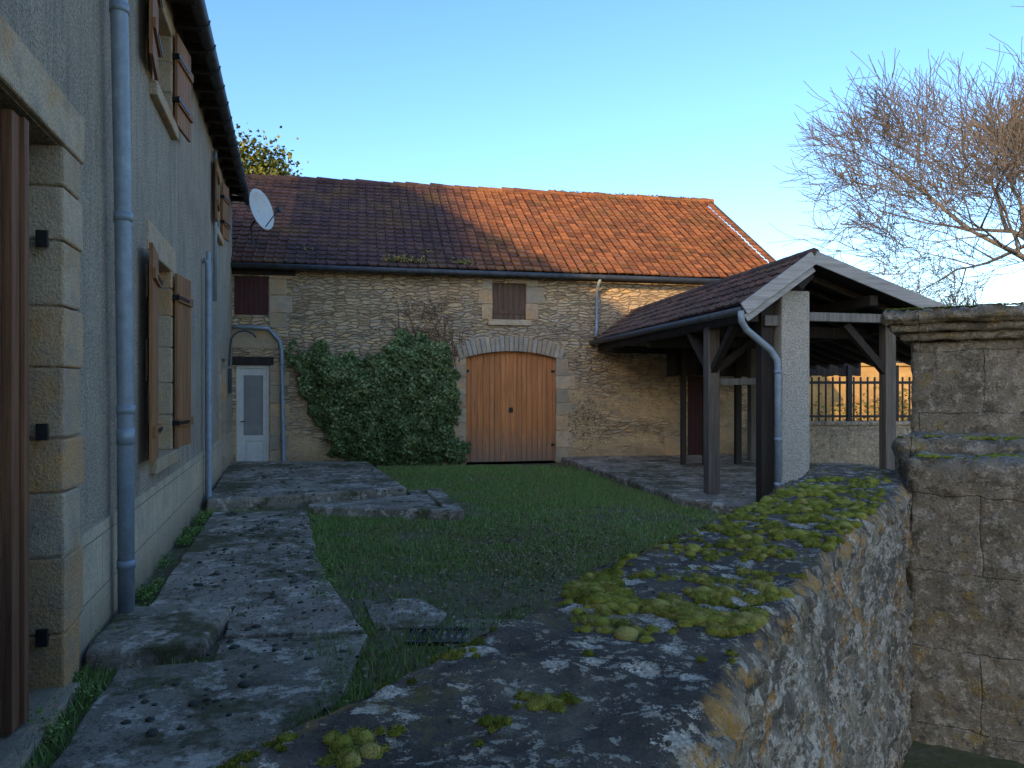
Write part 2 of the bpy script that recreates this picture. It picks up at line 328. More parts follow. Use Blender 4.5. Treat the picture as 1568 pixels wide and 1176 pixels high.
def npmesh(name,V,F,mat,rnd=None,parent=None,smooth=False,dom='FACE'):
    V=np.asarray(V,dtype=np.float32); F=np.asarray(F,dtype=np.int32)
    me=bpy.data.meshes.new(name); nf,k=F.shape
    me.vertices.add(len(V)); me.vertices.foreach_set('co',V.ravel())
    me.loops.add(nf*k); me.loops.foreach_set('vertex_index',F.ravel())
    me.polygons.add(nf); me.polygons.foreach_set('loop_start',np.arange(0,nf*k,k,dtype=np.int32))
    me.polygons.foreach_set('loop_total',np.full(nf,k,dtype=np.int32))
    me.update(calc_edges=True)
    if rnd is not None:
        a=me.attributes.new('rnd','FLOAT',dom); a.data.foreach_set('value',np.asarray(rnd,dtype=np.float32))
    me.materials.append(mat)
    if smooth: me.polygons.foreach_set('use_smooth',np.ones(nf,dtype=bool))
    ob=bpy.data.objects.new(name,me); COL.objects.link(ob)
    if parent: ob.parent=parent
    return ob
def empty(name,loc=(0,0,0),rot=0):
    e=bpy.data.objects.new(name,None); COL.objects.link(e); e.location=loc; e.rotation_euler=(0,0,rot); e.empty_display_size=.3; return e
def leaves(P,N,size,rnd,jit=.8):
    n=len(P); N=N+rng.normal(0,jit,(n,3)); N/=np.linalg.norm(N,axis=1)[:,None]+1e-9
    a=rng.normal(0,1,(n,3)); T=np.cross(N,a); T/=np.linalg.norm(T,axis=1)[:,None]+1e-9; B=np.cross(N,T)
    s=size[:,None] if hasattr(size,'__len__') else size
    V=np.stack([P-T*s*.5,P+B*s*.42+N*s*.12,P+T*s*.6,P-B*s*.42+N*s*.12],1).reshape(-1,3)
    F=np.arange(n*4).reshape(-1,4); return V,F,rnd
def wall_grid(mb,x0,x1,z0,z1,ops,thick,mi=0,y=0.0):
    xs=sorted({x0,x1}|{o[0] for o in ops}|{o[1] for o in ops}); zs=sorted({z0,z1}|{o[2] for o in ops}|{o[3] for o in ops})
    for a,b_ in zip(xs,xs[1:]):
        for c,d in zip(zs,zs[1:]):
            mx,mz=(a+b_)/2,(c+d)/2
            if any(o[0]<mx<o[1] and o[2]<mz<o[3] for o in ops): continue
            mb.add([(a,y,c),(b_,y,c),(b_,y,d),(a,y,d)],[(0,1,2,3)],.5,mi)
    for (a,b_,c,d) in ops:
        t=y+thick
        qs=[[(a,y,c),(a,y,d),(a,t,d),(a,t,c)],[(b_,y,c),(b_,t,c),(b_,t,d),(b_,y,d)]]
        if d<z1: qs.append([(a,y,d),(b_,y,d),(b_,t,d),(a,t,d)])
        if c>z0: qs.append([(a,y,c),(a,t,c),(b_,t,c),(b_,y,c)])
        for q in qs: mb.add(q,[(0,1,2,3)],.5,mi)
def surround(mb,x0,x1,z0,z1,w=.22,lint=.28,sill=True,proud=.015,deep=.16,sgn=1,hs=.32):
    for sd in (0,1):
        z=z0;i=sd
        while z<z1-.02:
            h=min(hs*random.uniform(.85,1.2),z1-z)
            if z1-z-h<.12: h=z1-z
            ww=w*(1.0 if i%2 else 1.45)*random.uniform(.9,1.1)
            if sd==0: mb.box(x0-ww,x0+.01,-proud,deep,z+.004,z+h-.004)
            else: mb.box(x1-.01,x1+ww,-proud,deep,z+.004,z+h-.004)
            z+=h;i+=1
    mb.box(x0-w*1.2,x1+w*1.2,-proud-.004,deep,z1-.01,z1+lint)
    if sill: mb.box(x0-.12,x1+.12,-.07,deep,z0-.13,z0+.004)

# ---------------------------------------------------------------- left farmhouse (local: x along wall, -y outwards)
HR=math.atan2(.9603,-.2789)
house=empty('stone_farmhouse',(-1.31,0,0),HR)
ops=[(3.1,4.34,.05,3.05),(7.2,8.3,1.05,2.95),(7.2,8.3,4.5,5.45),(12.8,13.7,4.35,5.35),(14.0,14.9,.1,2.25)]
mb=MB(); wall_grid(mb,-3,16.58,.8,5.95,[(a,b_,max(c,.8),d) for a,b_,c,d in ops],.35)
mb.add([(-3,0,-.2),(-3,8,-.2),(-3,8,5.95),(-3,4,7.5),(-3,0,5.95)],[(0,1,2,3,4)],.5)
mb.add([(16.58,0,-.2),(16.58,8,-.2),(16.58,8,5.95),(16.58,4,7.5),(16.58,0,5.95)],[(4,3,2,1,0)],.5)
mb.add([(-3,8,-.2),(16.58,8,-.2),(16.58,8,5.95),(-3,8,5.95)],[(3,2,1,0)],.5)
mb.obj('walls',M_rough,house)
mb=MB(); wall_grid(mb,-3,16.58,-.2,.8,[(3.1,4.34,.05,.8),(14.0,14.9,.1,.8)],.35,y=-.018)
for a,b_ in ((-3,3.1),(4.34,14),(14.9,16.58)): mb.add([(a,-.018,.8),(b_,-.018,.8),(b_,0,.8),(a,0,.8)],[(0,1,2,3)],.5)
mb.obj('plinth',M_base,house)
mb=MB()
z=.0;i=0
for h in (.34,.42,.36,.30,.40,.34,.36,.30,.25):
    ww=(.33,.40)[i%2]; top=min(z+h,3.05)
    mb.box(4.325,4.325+ww,-.035,.33,z+.004,top-.004,[.8,.75,.55,.78,.3,.7,.5,.6,.35][i],j=.004); z=top;i+=1
z=.0;i=0
for h in (.34,.42,.36,.30,.40,.34,.36,.30,.25):
    ww=(.33,.40)[i%2]; top=min(z+h,3.05); mb.box(3.11-ww,3.11,-.035,.33,z+.004,top-.004); z=top;i+=1
mb.box(2.7,4.74,-.04,.33,3.056,3.33,.58)
mb.box(2.9,4.4,-.10,.33,-.15,.045,.2)
surround(mb,7.2,8.3,1.05,2.95,.2,.26,True,deep=.2)
surround(mb,7.2,8.3,4.5,5.45,.2,.26,True,deep=.2)
surround(mb,12.8,13.7,4.35,5.35,.2,.2,True,deep=.2)
surround(mb,14.0,14.9,.1,2.25,.22,.28,False,deep=.2)
mb.obj('dressed_stone',M_lime,house,bevel=.014)
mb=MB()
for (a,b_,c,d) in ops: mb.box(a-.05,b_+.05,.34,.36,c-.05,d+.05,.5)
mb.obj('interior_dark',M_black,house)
mb=MB(); g=MB()
for (a,b_,c,d) in ops[1:4]:
    g.box(a+.05,b_-.05,.2,.21,c,d)
    for x in (a,(a+b_)/2-.03,b_-.06): mb.box(x,x+.06,.16,.2,c,d)
    for zz in (c,(c+d)/2,d-.06): mb.box(a,b_,.165,.195,zz,zz+.055)
mb.box(14.0,14.9,.16,.2,.1,2.25)
mb.obj('window_frames',M_white,house,bevel=.004); g.obj('panes',M_glass,house)
mb=MB(); ir=MB()
def shutter(hx,z0,z1,w,ang,sgn):
    M=Matrix.Translation((hx,-.035,0))@Matrix.Rotation(ang,4,'Z')
    n=5
    for k in range(n):
        a=k*w/n*sgn; b_=(k+1)*w/n*sgn-.006*sgn
        mb.box(min(a,b_),max(a,b_),-.03,0,z0,z1,None,0,M)
    for zz in (z0+.22,z1-.3):
        mb.box(min(0,w*sgn),max(0,w*sgn),-.055,-.03,zz,zz+.09,None,0,M)
        ir.box(min(-.06*sgn,.4*sgn),max(-.06*sgn,.4*sgn),-.062,-.055,zz+.025,zz+.06,None,0,M)
    for zz in (z0+.26,z1-.26): ir.box(-.03,.03,-.05,.04,zz-.02,zz+.03,None,0,M)
for z0,z1 in ((1.07,2.93),(4.52,5.5)):
    shutter(7.16,z0,z1,.62,R(5),-1); shutter(8.34,z0,z1,.60,R(-6),1)
shutter(12.76,4.37,5.33,.45,R(4),-1); shutter(13.74,4.37,5.33,.45,R(-8),1)
mb.obj('shutters',M_shut,house,bevel=.003)
mb=MB()
mb.box(3.70,3.865,.02,.07,.07,3.02,.4)
mb.box(3.80,3.865,-.002,.02,.07,3.02,.6)
mb.obj('door_leaf',M_doorw,house,bevel=.004)
for zz in (2.5,1.45,.33):
    ir.box(4.26,4.34,.04,.075,zz-.012,zz+.012); ir.box(4.255,4.285,.03,.085,zz-.03,zz+.06)
ir.obj('ironwork',M_iron,house)
mb=MB()
for sgn,y0,y1 in ((1,-.35,4),(-1,8.35,4)):
    mb.add([(-3.2,y0,5.82),(16.75,y0,5.82),(16.75,y1,7.55),(-3.2,y1,7.55),(-3.2,y0,5.74),(16.75,y0,5.74),(16.75,y1,7.47),(-3.2,y1,7.47)],
       [(0,1,2,3),(7,6,5,4),(0,4,5,1),(1,5,6,2),(3,2,6,7),(0,3,7,4)],.4)
mb.obj('roof',M_tile2,house)
mb=MB()
for x in np.arange(-3,16.6,.6): mb.box(x,x+.07,-.3,.02,5.6,5.7)
mb.obj('rafter_tails',M_dark,house)
mb=MB(); mb.tube([(-3.2,-.30,5.70),(16.7,-.30,5.70)],.075,14); 
for x in np.arange(-3,16.6,.6): mb.tube([(x,-.3+.082*math.cos(t),5.70-.082*math.sin(t)) for t in np.linspace(-.1,3.2,8)],.008,5)
mb.obj('gutter',M_zincd,house,smooth=True)
mb=MB()
P=[(5.12,-.27,5.68),(5.14,-.25,5.5),(5.2,-.13,5.25),(5.25,-.11,5.0),(5.42,-.11,3.2),(5.52,-.11,1.6),(5.55,-.11,.0)]
mb.tube(P,.056,16)
for zz,x in ((4.3,5.32),(2.9,5.44),(1.55,5.525),(.45,5.545)):
    mb.tube([(x,-.11,zz-.03),(x,-.11,zz+.03)],.063,16)
mb.tube([(5.525,-.11,1.3),(5.525,-.11,1.42)],.060,16)
mb.tube([(11.1,-.02,3.52),(11.1,-.08,3.5),(11.1,-.09,3.35),(11.1,-.09,.12),(11.1,-.2,.06)],.045,12)
mb.tube([(11.1,-.09,3.35),(11.1,-.09,3.65)],.03,10)
mb.tube([(12.5,-.05,5.5),(12.5,-.05,3.1)],.03,10)
mb.obj('downpipes',M_zinc,house,smooth=True)
mb=MB()
arc=[(15.6,-.02,2.15),(15.6,-.04,2.6)]+[(15.6,-.3+.26*math.cos(t),2.6+.26*math.sin(t)) for t in np.linspace(0,2.6,8)]
mb.tube(arc,.018,8); mb.box(15.5,15.7,-.06,-.01,1.6,2.1)
for s0,z0,z1 in ((9.7,1.2,3.2),):
    p=[];z=z0
    while z<z1: p.append((s0+random.uniform(-.02,.02),-.012,z)); z+=.2
    if len(p)>1: mb.tube(p,.006,5)
mb.obj('wall_conduit',M_zincd,house)
# ---------------------------------------------------------------- barn
barn=empty('stone_barn',(-5.93,15.9,0),math.atan2(.2022,.9794))
UW=12.9
bo=[(.08,.76,.02,2.2),(.04,.74,3.27,4.1),(4.99,7.10,-.02,2.60),(5.59,6.39,3.27,4.1),(10.35,11.1,-.02,2.0)]
mb=MB(); wall_grid(mb,-.6,UW,-.3,4.32,bo,.4)
mb.add([(UW,0,-.3),(UW,8.4,-.3),(UW,8.4,4.32),(UW,4.2,7.2),(UW,0,4.32)],[(0,1,2,3,4)],.5)
mb.add([(-.6,8.4,-.3),(UW,8.4,-.3),(UW,8.4,4.32),(-.6,8.4,4.32)],[(3,2,1,0)],.5)
mb.obj('walls',M_rubble,barn)
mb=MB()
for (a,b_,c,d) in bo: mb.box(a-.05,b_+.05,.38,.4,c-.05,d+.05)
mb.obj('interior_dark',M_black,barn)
mb=MB()
def quoin(x0,x1,z0,z1,al=.12,hs=.32,sd=1,cs=None):
    z=z0;i=0
    while z<z1-.02:
        h=min(hs*random.uniform(.8,1.2),z1-z)
        if z1-z-h<.12:h=z1-z
        e=al*(i%2)*random.uniform(.7,1.2)
        mb.box(x0-(e if sd<0 else 0),x1+(e if sd>0 else 0),-.02,.2,z+.006,z+h-.006,None,j=.008); z+=h;i+=1
quoin(.77,1.05,0,2.25,.12,.33); quoin(.76,1.12,3.0,4.2,.14,.33)
mb.box(.0,.95,-.018,.2,2.56,2.95,.3)
quoin(4.72,5.0,0,2.4,.16,.36,-1); quoin(7.09,7.38,0,2.4,.14,.36,1)
quoin(5.36,5.6,3.27,4.22,.08,.3,-1); quoin(6.38,6.66,3.27,4.22,.14,.34,1)
mb.box(5.5,6.5,-.06,.2,3.14,3.268,.55)
mb.box(5.95,6.45,-.03,.2,4.1,4.22,.7)
mb.box(9.75,10.3,-.03,.2,0,.55,.7)
xc=6.045; half=1.06; rise=.15; Rr=(half*half+rise*rise)/(2*rise); zc=2.55-Rr; A=math.asin(half/Rr); nv=23
for k in range(nv):
    t0=-A*1.12+2*A*1.12*k/nv; t1=-A*1.12+2*A*1.12*(k+1)/nv-.0022; ex=random.uniform(-.04,.03)
    q=[]
    for yy in (-.035-random.uniform(0,.012),.3):
        for t,rr in ((t0,Rr),(t1,Rr),(t1,Rr+.34+ex),(t0,Rr+.34+ex)): q.append((xc+rr*math.sin(t),yy,zc+rr*math.cos(t)))
    mb.add(q,[(0,1,2,3),(7,6,5,4),(0,4,5,1),(1,5,6,2),(2,6,7,3),(3,7,4,0)],random.choice([.4,.6,.1,1,1,.05]))
mb.obj('dressed_stone',M_lime,barn,bevel=.012)
mb=MB()
x=5.0
while x<7.09:
    w=random.uniform(.11,.15); x2=min(x+w,7.095)
    if x<6.045<x2: x2=6.045
    mb.box(x+.003,x2-.003,.1+random.uniform(-.004,.004),.14,.03,2.6); x=x2
mb.box(6.02,6.07,.085,.1,.03,2.56,.8)
mb.obj('barn_door',M_barn_door,barn,bevel=.004)
mb=MB(); 
mb.box(6.0,6.09,.075,.085,1.15,1.27); mb.tube([(5.98,.07,1.2),(6.10,.07,1.2)],.01,6)
for x0 in (5.02,7.02):
    for zz in (.4,2.1): mb.box(x0-.02,x0+.06,.085,.1,zz-.03,zz+.03)
mb.obj('door_ironwork',M_iron,barn)
mb=MB()
for k in range(6): mb.box(5.60+k*.131,5.60+(k+1)*.131-.005,.05,.08,3.27,4.1)
mb.box(5.6,6.38,.035,.05,3.4,3.48)
mb.obj('hatch',M_brownb,barn,bevel=.003)
mb=MB()
for k in range(7): mb.box(.04+k*.1,.04+(k+1)*.1-.005,.03,.06,3.27,4.2)
for k in range(6): mb.box(10.36+k*.122,10.36+(k+1)*.122-.005,.1,.14,0,2.0)
mb.obj('red_boards',M_red,barn,bevel=.003)
mb=MB(); mb.box(-.02,.85,-.03,.2,2.2,2.38,.3); mb.box(.0,1.3,-.05,.0,4.12,4.24,.5); mb.obj('lintels',M_dark,barn,bevel=.01)
mb=MB()
for a,b_,c,d,e in ((.08,.15,.02,2.2,.05),(.69,.76,.02,2.2,.05),(.15,.69,2.13,2.2,.05),(.15,.22,.02,2.13,.08),(.62,.69,.02,2.13,.08),(.22,.62,1.98,2.13,.08),(.22,.62,.58,.70,.08),(.22,.62,.02,.16,.08)):
    mb.box(a,b_,e,e+.05,c,d)
mb.box(.22,.62,.1,.12,.16,.58); mb.box(.28,.56,.09,.1,.22,.52)
mb.obj('small_door',M_white,barn,bevel=.005)
mb=MB(); mb.box(.22,.62,.1,.11,.70,1.98); mb.obj('small_door_glass',M_frost,barn)
mb=MB(); mb.tube([(.18,.03,1.0),(.18,.07,1.0)],.012,8); mb.tube([(.18,.03,1.0),(.26,.03,1.0)],.01,8); mb.obj('door_handle',M_iron,barn)
def tiles(mb,O,A,S,N,W,L,tw,tg,mi=0,jit=.004):
    xs=[0,.1,.22,.5,.78,.9,1.0]; hs=[.030,.026,.004,.010,.004,.018,.006]
    nr=int(round(L/tg)); tg=L/nr; nc=int(round(W/tw)); tw=W/nc
    for i in range(nr):
        for j in range(nc):
            dz=random.uniform(-jit,jit)*1.5; dx=random.uniform(-jit,jit); ds=random.uniform(-.008,.008)
            sag=.03*mn.noise(Vector((j*tw*.6,i*tg*.6,1)))
            vs=[]
            for (s0,h0) in ((0,.0),(0,.034),(tg+.02,.002)):
                for x,h in zip(xs,hs):
                    vs.append(O+A*(j*tw+x*tw*.985+dx)+S*(i*tg+s0+ds)+N*(h0+h+dz+sag))
            n=len(xs); fs=[]
            for k in range(n-1): fs+=[(k,k+1,n+k+1,n+k),(n+k,n+k+1,2*n+k+1,2*n+k)]
            mb.add(vs,fs,random.random(),mi)
mb=MB()
S=Vector((0,4.45,2.98)); L=S.length; S.normalize(); Nn=Vector((0,-S.z,S.y))
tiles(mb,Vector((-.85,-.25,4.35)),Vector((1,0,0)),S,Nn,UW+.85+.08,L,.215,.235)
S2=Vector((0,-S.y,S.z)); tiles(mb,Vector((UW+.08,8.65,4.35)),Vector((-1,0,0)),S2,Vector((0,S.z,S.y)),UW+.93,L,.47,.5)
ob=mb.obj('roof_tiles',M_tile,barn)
mb=MB()
mb.add([(-.85,-.22,4.28),(UW,-.22,4.28),(UW,4.2,7.24),(-.85,4.2,7.24)],[(0,1,2,3)]); mb.add([(-.85,8.6,4.28),(UW,8.6,4.28),(UW,4.2,7.24),(-.85,4.2,7.24)],[(3,2,1,0)])
mb.obj('roof_boards',M_dark,barn)
mb=MB()
x=-.85
while x<UW+.05:
    zj=random.uniform(-.018,.018)
    mb.tube([(x,4.2,7.31+zj),(x+.36,4.2,7.305+zj)],[.115,.098],12); x+=.34
mb.obj('ridge_tiles',M_tile,barn)
mb=MB(); mb.beam((UW+.09,-.25,4.35),(UW+.09,4.2,7.33),.05,.13,.2); mb.obj('verge_board',M_tile2,barn,bevel=.01)
Ps=[]
for (cx,cf,n) in ((3.5,.03,220),(3.9,.02,120),(4.9,.02,120),(4.2,.12,25),(1.5,.1,20),(8,.05,20),(10.5,.3,25)):
    for _ in range(n):
        f_=cf+abs(random.gauss(0,.02)); Ps.append((cx+random.gauss(0,.14),-.25+4.45*f_,4.40+2.98*f_+random.uniform(0,.05)))
for _ in range(500):
    x=random.uniform(8,12.9)**1.0; Ps.append((x,4.2-random.random()*.12,7.40+random.uniform(-.05,.02)))
P=np.array(Ps); V,F,_=leaves(P,np.tile(np.array([0,-.5,1.]),(len(P),1)),rng.uniform(.03,.06,len(P)),None,.7)
npmesh('roof_moss',V,F,M_hedge,rng.random(len(P)),barn)
mb=MB(); mb.tube([(-.1,-.33,4.27),(UW+.05,-.33,4.24)],.06,12); mb.obj('eaves_gutter',M_zincd,barn,smooth=True)
mb=MB()
mb.tube([(.05,-.3,3.0),(.75,-.10,2.98),(.86,-.08,2.85),(.98,-.08,2.72),(1.02,-.08,2.5),(1.06,-.08,.12),(1.08,-.16,.04)],.042,12)
for zz in (2.2,1.2,.6): mb.tube([(1.03,-.08,zz),(1.03,-.08,zz+.04)],.052,10)
mb.tube([(8.05,-.33,4.22),(8.05,-.2,4.08),(8.05,-.08,3.95),(8.05,-.08,3.1),(8.0,-.15,2.9)],.038,10)
mb.obj('downpipes',M_zinc,barn,smooth=True)
dish=empty('satellite_dish',(-5.08,15.0,5.25))
mb=MB(); vs=[];fs=[]; nr,na=6,28
for i in range(nr+1):
    r=i/nr
    for j in range(na):
        t=2*math.pi*j/na; vs.append((.36*r*math.cos(t),-.10*r*r+.0,.42*r*math.sin(t)))
for i in range(nr):
    for j in range(na): fs.append((i*na+j,i*na+(j+1)%na,(i+1)*na+(j+1)%na,(i+1)*na+j))
mb.add(vs,fs); o=mb.obj('reflector',M_dish,dish,smooth=True); sm=o.modifiers.new('s','SOLIDIFY'); sm.thickness=.012
dish.rotation_euler=(R(-12),R(-8),R(72))
mb=MB(); mb.tube([(0,.02,-.1),(0,.25,-.25),(0,.3,-.6)],.022,8); mb.tube([(0,0,-.4),(0,-.45,-.12)],.012,6); mb.box(-.04,.04,-.52,-.42,-.15,-.07); mb.box(-.08,.08,0,.08,-.15,.1)
mb.obj('mount_arm',M_zincd,dish)

# ---------------------------------------------------------------- ivy
poly=[(1.25,2.6),(1.45,1.6),(1.75,1.0),(2.05,.35),(2.4,0),(4.9,0),(5.0,.35),(4.7,.8),(4.8,1.5),(4.72,2.1),(4.5,2.66),(3.95,2.88),(3.45,2.82),(3.1,2.45),(2.8,2.2),(2.3,2.55),(1.8,2.55)]
def dist_poly(x,z):
    ins=False; dm=9
    n=len(poly)
    for i in range(n):
        x1,z1=poly[i];x2,z2=poly[(i+1)%n]
        if (z1>z)!=(z2>z) and x<(x2-x1)*(z-z1)/(z2-z1)+x1: ins=not ins
        dx,dz=x2-x1,z2-z1; t=max(0,min(1,((x-x1)*dx+(z-z1)*dz)/(dx*dx+dz*dz)))
        dm=min(dm,math.hypot(x-x1-t*dx,z-z1-t*dz))
    return dm if ins else -dm
Ps=[];Rn=[];Sz=[]
while len(Ps)<26000:
    x=random.uniform(1.0,5.4);z=random.uniform(0,3.2)
    d=dist_poly(x,z)+.24*mn.noise(Vector((x*3,z*3,1)))+.15*mn.noise(Vector((x*9,z*9,4)))
    if d<-.03: continue
    lump=mn.noise(Vector((x*2.6,z*2.6,7)))*.2+mn.noise(Vector((x*6,z*6,3)))*.13
    th=.06+.34*min(1,max(0,d)/.45)**.6+lump*min(1,max(0,d)/.2)
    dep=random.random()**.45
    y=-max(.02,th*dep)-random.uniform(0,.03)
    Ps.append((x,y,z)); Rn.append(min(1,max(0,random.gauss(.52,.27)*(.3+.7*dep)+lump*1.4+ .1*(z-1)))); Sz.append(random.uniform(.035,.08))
P=np.array(Ps); N=np.tile(np.array([0,-1.,.45]),(len(P),1))
V,F,_=leaves(P,N,np.array(Sz),None,.55)
ivy=empty('ivy_bush',barn.location,barn.rotation_euler[2])
npmesh('ivy_leaves',V,F,M_ivy,Rn,ivy)
mb=MB()
for k in range(34):
    x=random.uniform(3.4,4.9); z=random.uniform(2.0,2.5); p=[(x,-.02,z)]; dx=random.uniform(-.3,.3)
    for _ in range(random.randint(4,9)):
        dx+=random.uniform(-.15,.15); x+=dx*.25; z+=random.uniform(.08,.2)
        if z>4.2 or x>5.3: break
        p.append((x,-.025,z))
    if len(p)>2: mb.tube(p,.006,4)
for k in range(8):
    z=0; p=[]
    x=random.uniform(3,4.4)
    for _ in range(8): p.append((x,-.05,z)); x+=random.uniform(-.1,.1); z+=.25
    mb.tube(p,.015,5)
mb.obj('ivy_stems',M_vine,ivy)
Ps=[]
for _ in range(1500):
    x=random.gauss(4.1,.5);z=random.gauss(3.0,.45)
    if mn.noise(Vector((x*3,z*3,2)))>-.05 and 2.3<z<4.2: Ps.append((x,-.04,z))
for _ in range(300):
    x=random.gauss(8.2,.3);z=random.gauss(2.5,.3); Ps.append((x,-.04,z))
for _ in range(260):
    x=random.gauss(7.8,.2);z=random.gauss(.9,.4); Ps.append((x,-.04,max(z,0)))
P=np.array(Ps); V,F,_=leaves(P,np.tile(np.array([0,-1.,.2]),(len(P),1)),rng.uniform(.02,.05,len(P)),None,.5)
npmesh('dead_leaves',V,F,M_litter,rng.random(len(P))*.6,ivy)

# ---------------------------------------------------------------- open cart shed
shed=empty('open_cart_shed',(3.13,10.05,0),math.atan2(.1474,.9891))
YL=7.55; AX,AZ=.85,3.44; RX,RZ=4.1,2.24
mb=MB()
S=Vector((AX+.08,0,AZ-2.78)); L=S.length; S.normalize(); Nn=Vector((-S.z,0,S.x))
tiles(mb,Vector((-.08,YL,2.82)),Vector((0,-1,0)),S,Nn,YL+.22,L,.235,.25)
S=Vector((AX-RX,0,AZ-RZ)); L=S.length; S.normalize()
Nn=Vector((S.z,0,-S.x))
tiles(mb,Vector((RX,-.22,RZ+.04)),Vector((0,1,0)),S,Nn,YL+.22,L,.235,.25)
mb.obj('roof_tiles',M_tile2,shed)
mb=MB(); y=-.22
while y<YL: mb.tube([(AX,y,AZ+.03),(AX,y+.36,AZ+.04)],[.10,.085],10); y+=.34
mb.obj('ridge_tiles',M_tile2,shed)
mb=MB()
for (xa,za,xb,zb) in ((-.06,2.75,AX,AZ-.03),(AX,AZ-.03,RX,RZ-.03)):
    mb.add([(xa,-.18,za),(xa,YL,za),(xb,YL,zb),(xb,-.18,zb),(xa,-.18,za-.02),(xa,YL,za-.02),(xb,YL,zb-.02),(xb,-.18,zb-.02)],[(0,1,2,3),(7,6,5,4),(0,4,5,1),(2,6,7,3)])
y=.25
while y<YL:
    mb.beam((0,y,2.71),(AX,y,AZ-.11),.06,.09); mb.beam((AX,y,AZ-.11),(RX,y,RZ-.10),.06,.09); y+=.5
mb.beam((.06,-.1,2.66),(.06,YL,2.66),.14,.14); mb.beam((2.63,-.1,2.60),(2.63,YL,2.60),.14,.14); mb.beam((AX,-.1,AZ-.2),(AX,YL,AZ-.2),.12,.16)
mb.beam((1.8,-.1,2.9),(1.8,YL,2.9),.12,.14)
for y in (1.26,4.2,6.6):
    mb.beam((.06,y,2.56),(2.65,y,2.56),.12,.16)
mb.beam((.06,1.3,1.95),(.06,2.1,2.6),.1,.1); mb.beam((.06,1.22,1.95),(.06,.45,2.6),.1,.1); mb.beam((.1,1.26,1.95),(.8,1.26,2.5),.1,.1)
mb.box(.28,.46,.12,.28,.1,2.85)
mb.box(1.65,1.77,5.3,5.42,.1,2.6); mb.box(1.2,1.3,5.4,5.5,.1,2.6); mb.box(3.1,3.22,5.3,5.42,.1,2.6); mb.box(2.35,2.47,5.3,5.42,.1,2.6)
mb.beam((2.2,.2,1.9),(1.55,.2,2.6),.1,.1)
mb.beam((1.7,5.35,1.7),(2.4,5.35,2.4),.09,.09)
for k in range(34): mb.box(.95+k*.13,.95+(k+1)*.13-.002,5.6,5.63,1.97+random.uniform(-.02,.02),3.15 if k<12 else 2.5)
mb.obj('timber_frame',M_dark,shed,bevel=.006)
mb=MB()
mb.box(-.03,.15,1.16,1.36,.12,2.62,.3)
for y in (.12,4.2): mb.box(2.13,2.29,y,y+.16,.3,2.65,.4)
mb.obj('posts',M_post,shed,bevel=.012)
mb=MB()
mb.beam((.92,.06,2.68),(2.65,.06,2.66),.10,.12); mb.beam((.15,1.26,1.80),(.75,1.26,1.81),.07,.10); mb.beam((.3,.15,2.62),(.52,.15,2.62),.2,.14)
mb.obj('pale_rails',M_grey,shed,bevel=.008)
mb=MB()
mb.beam((-.14,-.235,2.74),(AX,-.235,AZ),.03,.17,.3); mb.beam((AX,-.238,AZ),(RX+.05,-.238,RZ),.03,.17,.6)
mb.beam((-.10,-.20,2.62),(AX,-.20,AZ-.14),.03,.10,.8)
mb.obj('bargeboards',M_barge,shed,bevel=.004)
mb=MB(); mb.box(.50,.91,-.02,.36,-.1,3.02,.5); mb.obj('concrete_pillar',M_pconc,shed,bevel=.02)
mb=MB(); mb.box(.56,.84,.02,.3,3.02,3.18); mb.beam((.70,-.1,3.05),(.88,-.1,3.24),.06,.1); mb.obj('pillar_pad',M_dark,shed,bevel=.01)
mb=MB(); mb.tube([(-.17,-.2,2.72),(-.17,YL,2.76)],.055,12); mb.obj('gutter',M_zincd,shed,smooth=True)
mb=MB(); mb.tube([(-.17,-.2,2.72),(-.14,-.17,2.58),(-.05,-.12,2.48),(.30,-.09,2.22),(.40,-.09,2.08),(.41,-.09,1.9),(.41,-.09,0)],.045,14)
for zz in (1.9,1.0,.4): mb.tube([(.41,-.09,zz),(.41,-.09,zz+.05)],.053,12)
mb.obj('downpipe',M_zinc,shed,smooth=True)
mb=MB(); mb.poly([(-.55,.9),(-.9,7.6),(5,7.6),(5,-.5),(.2,-.5)],-.1,.12); mb.obj('concrete_floor',M_conc,shed,bevel=.03)

lw=empty('low_wall_with_railings')
mb=MB(); mb.box(5.9,14,16.0,16.3,-.2,.92); mb.box(5.85,14,15.96,16.34,.92,1.0); mb.obj('low_wall',M_ash,lw,bevel=.02)
mb=MB(); x=6.0
while x<14: mb.tube([(x,16.15,1.0),(x,16.15,1.95)],.022,5); x+=.15
mb.box(5.95,14,16.13,16.17,1.80,1.86); mb.box(5.95,14,16.13,16.17,1.08,1.13)
for x in (7.2,8.2,9.0,10.8): mb.box(x,x+.09,16.09,16.2,1.0,2.2)
mb.obj('railings',M_iron,lw)
gw=empty('garden_wall')
mb=MB(); mb.box(8,40,27,27.5,-.2,2.5); mb.box(7.9,40,26.9,27.6,2.5,2.62); mb.obj('garden_wall_stone',M_warm,gw,bevel=.03)

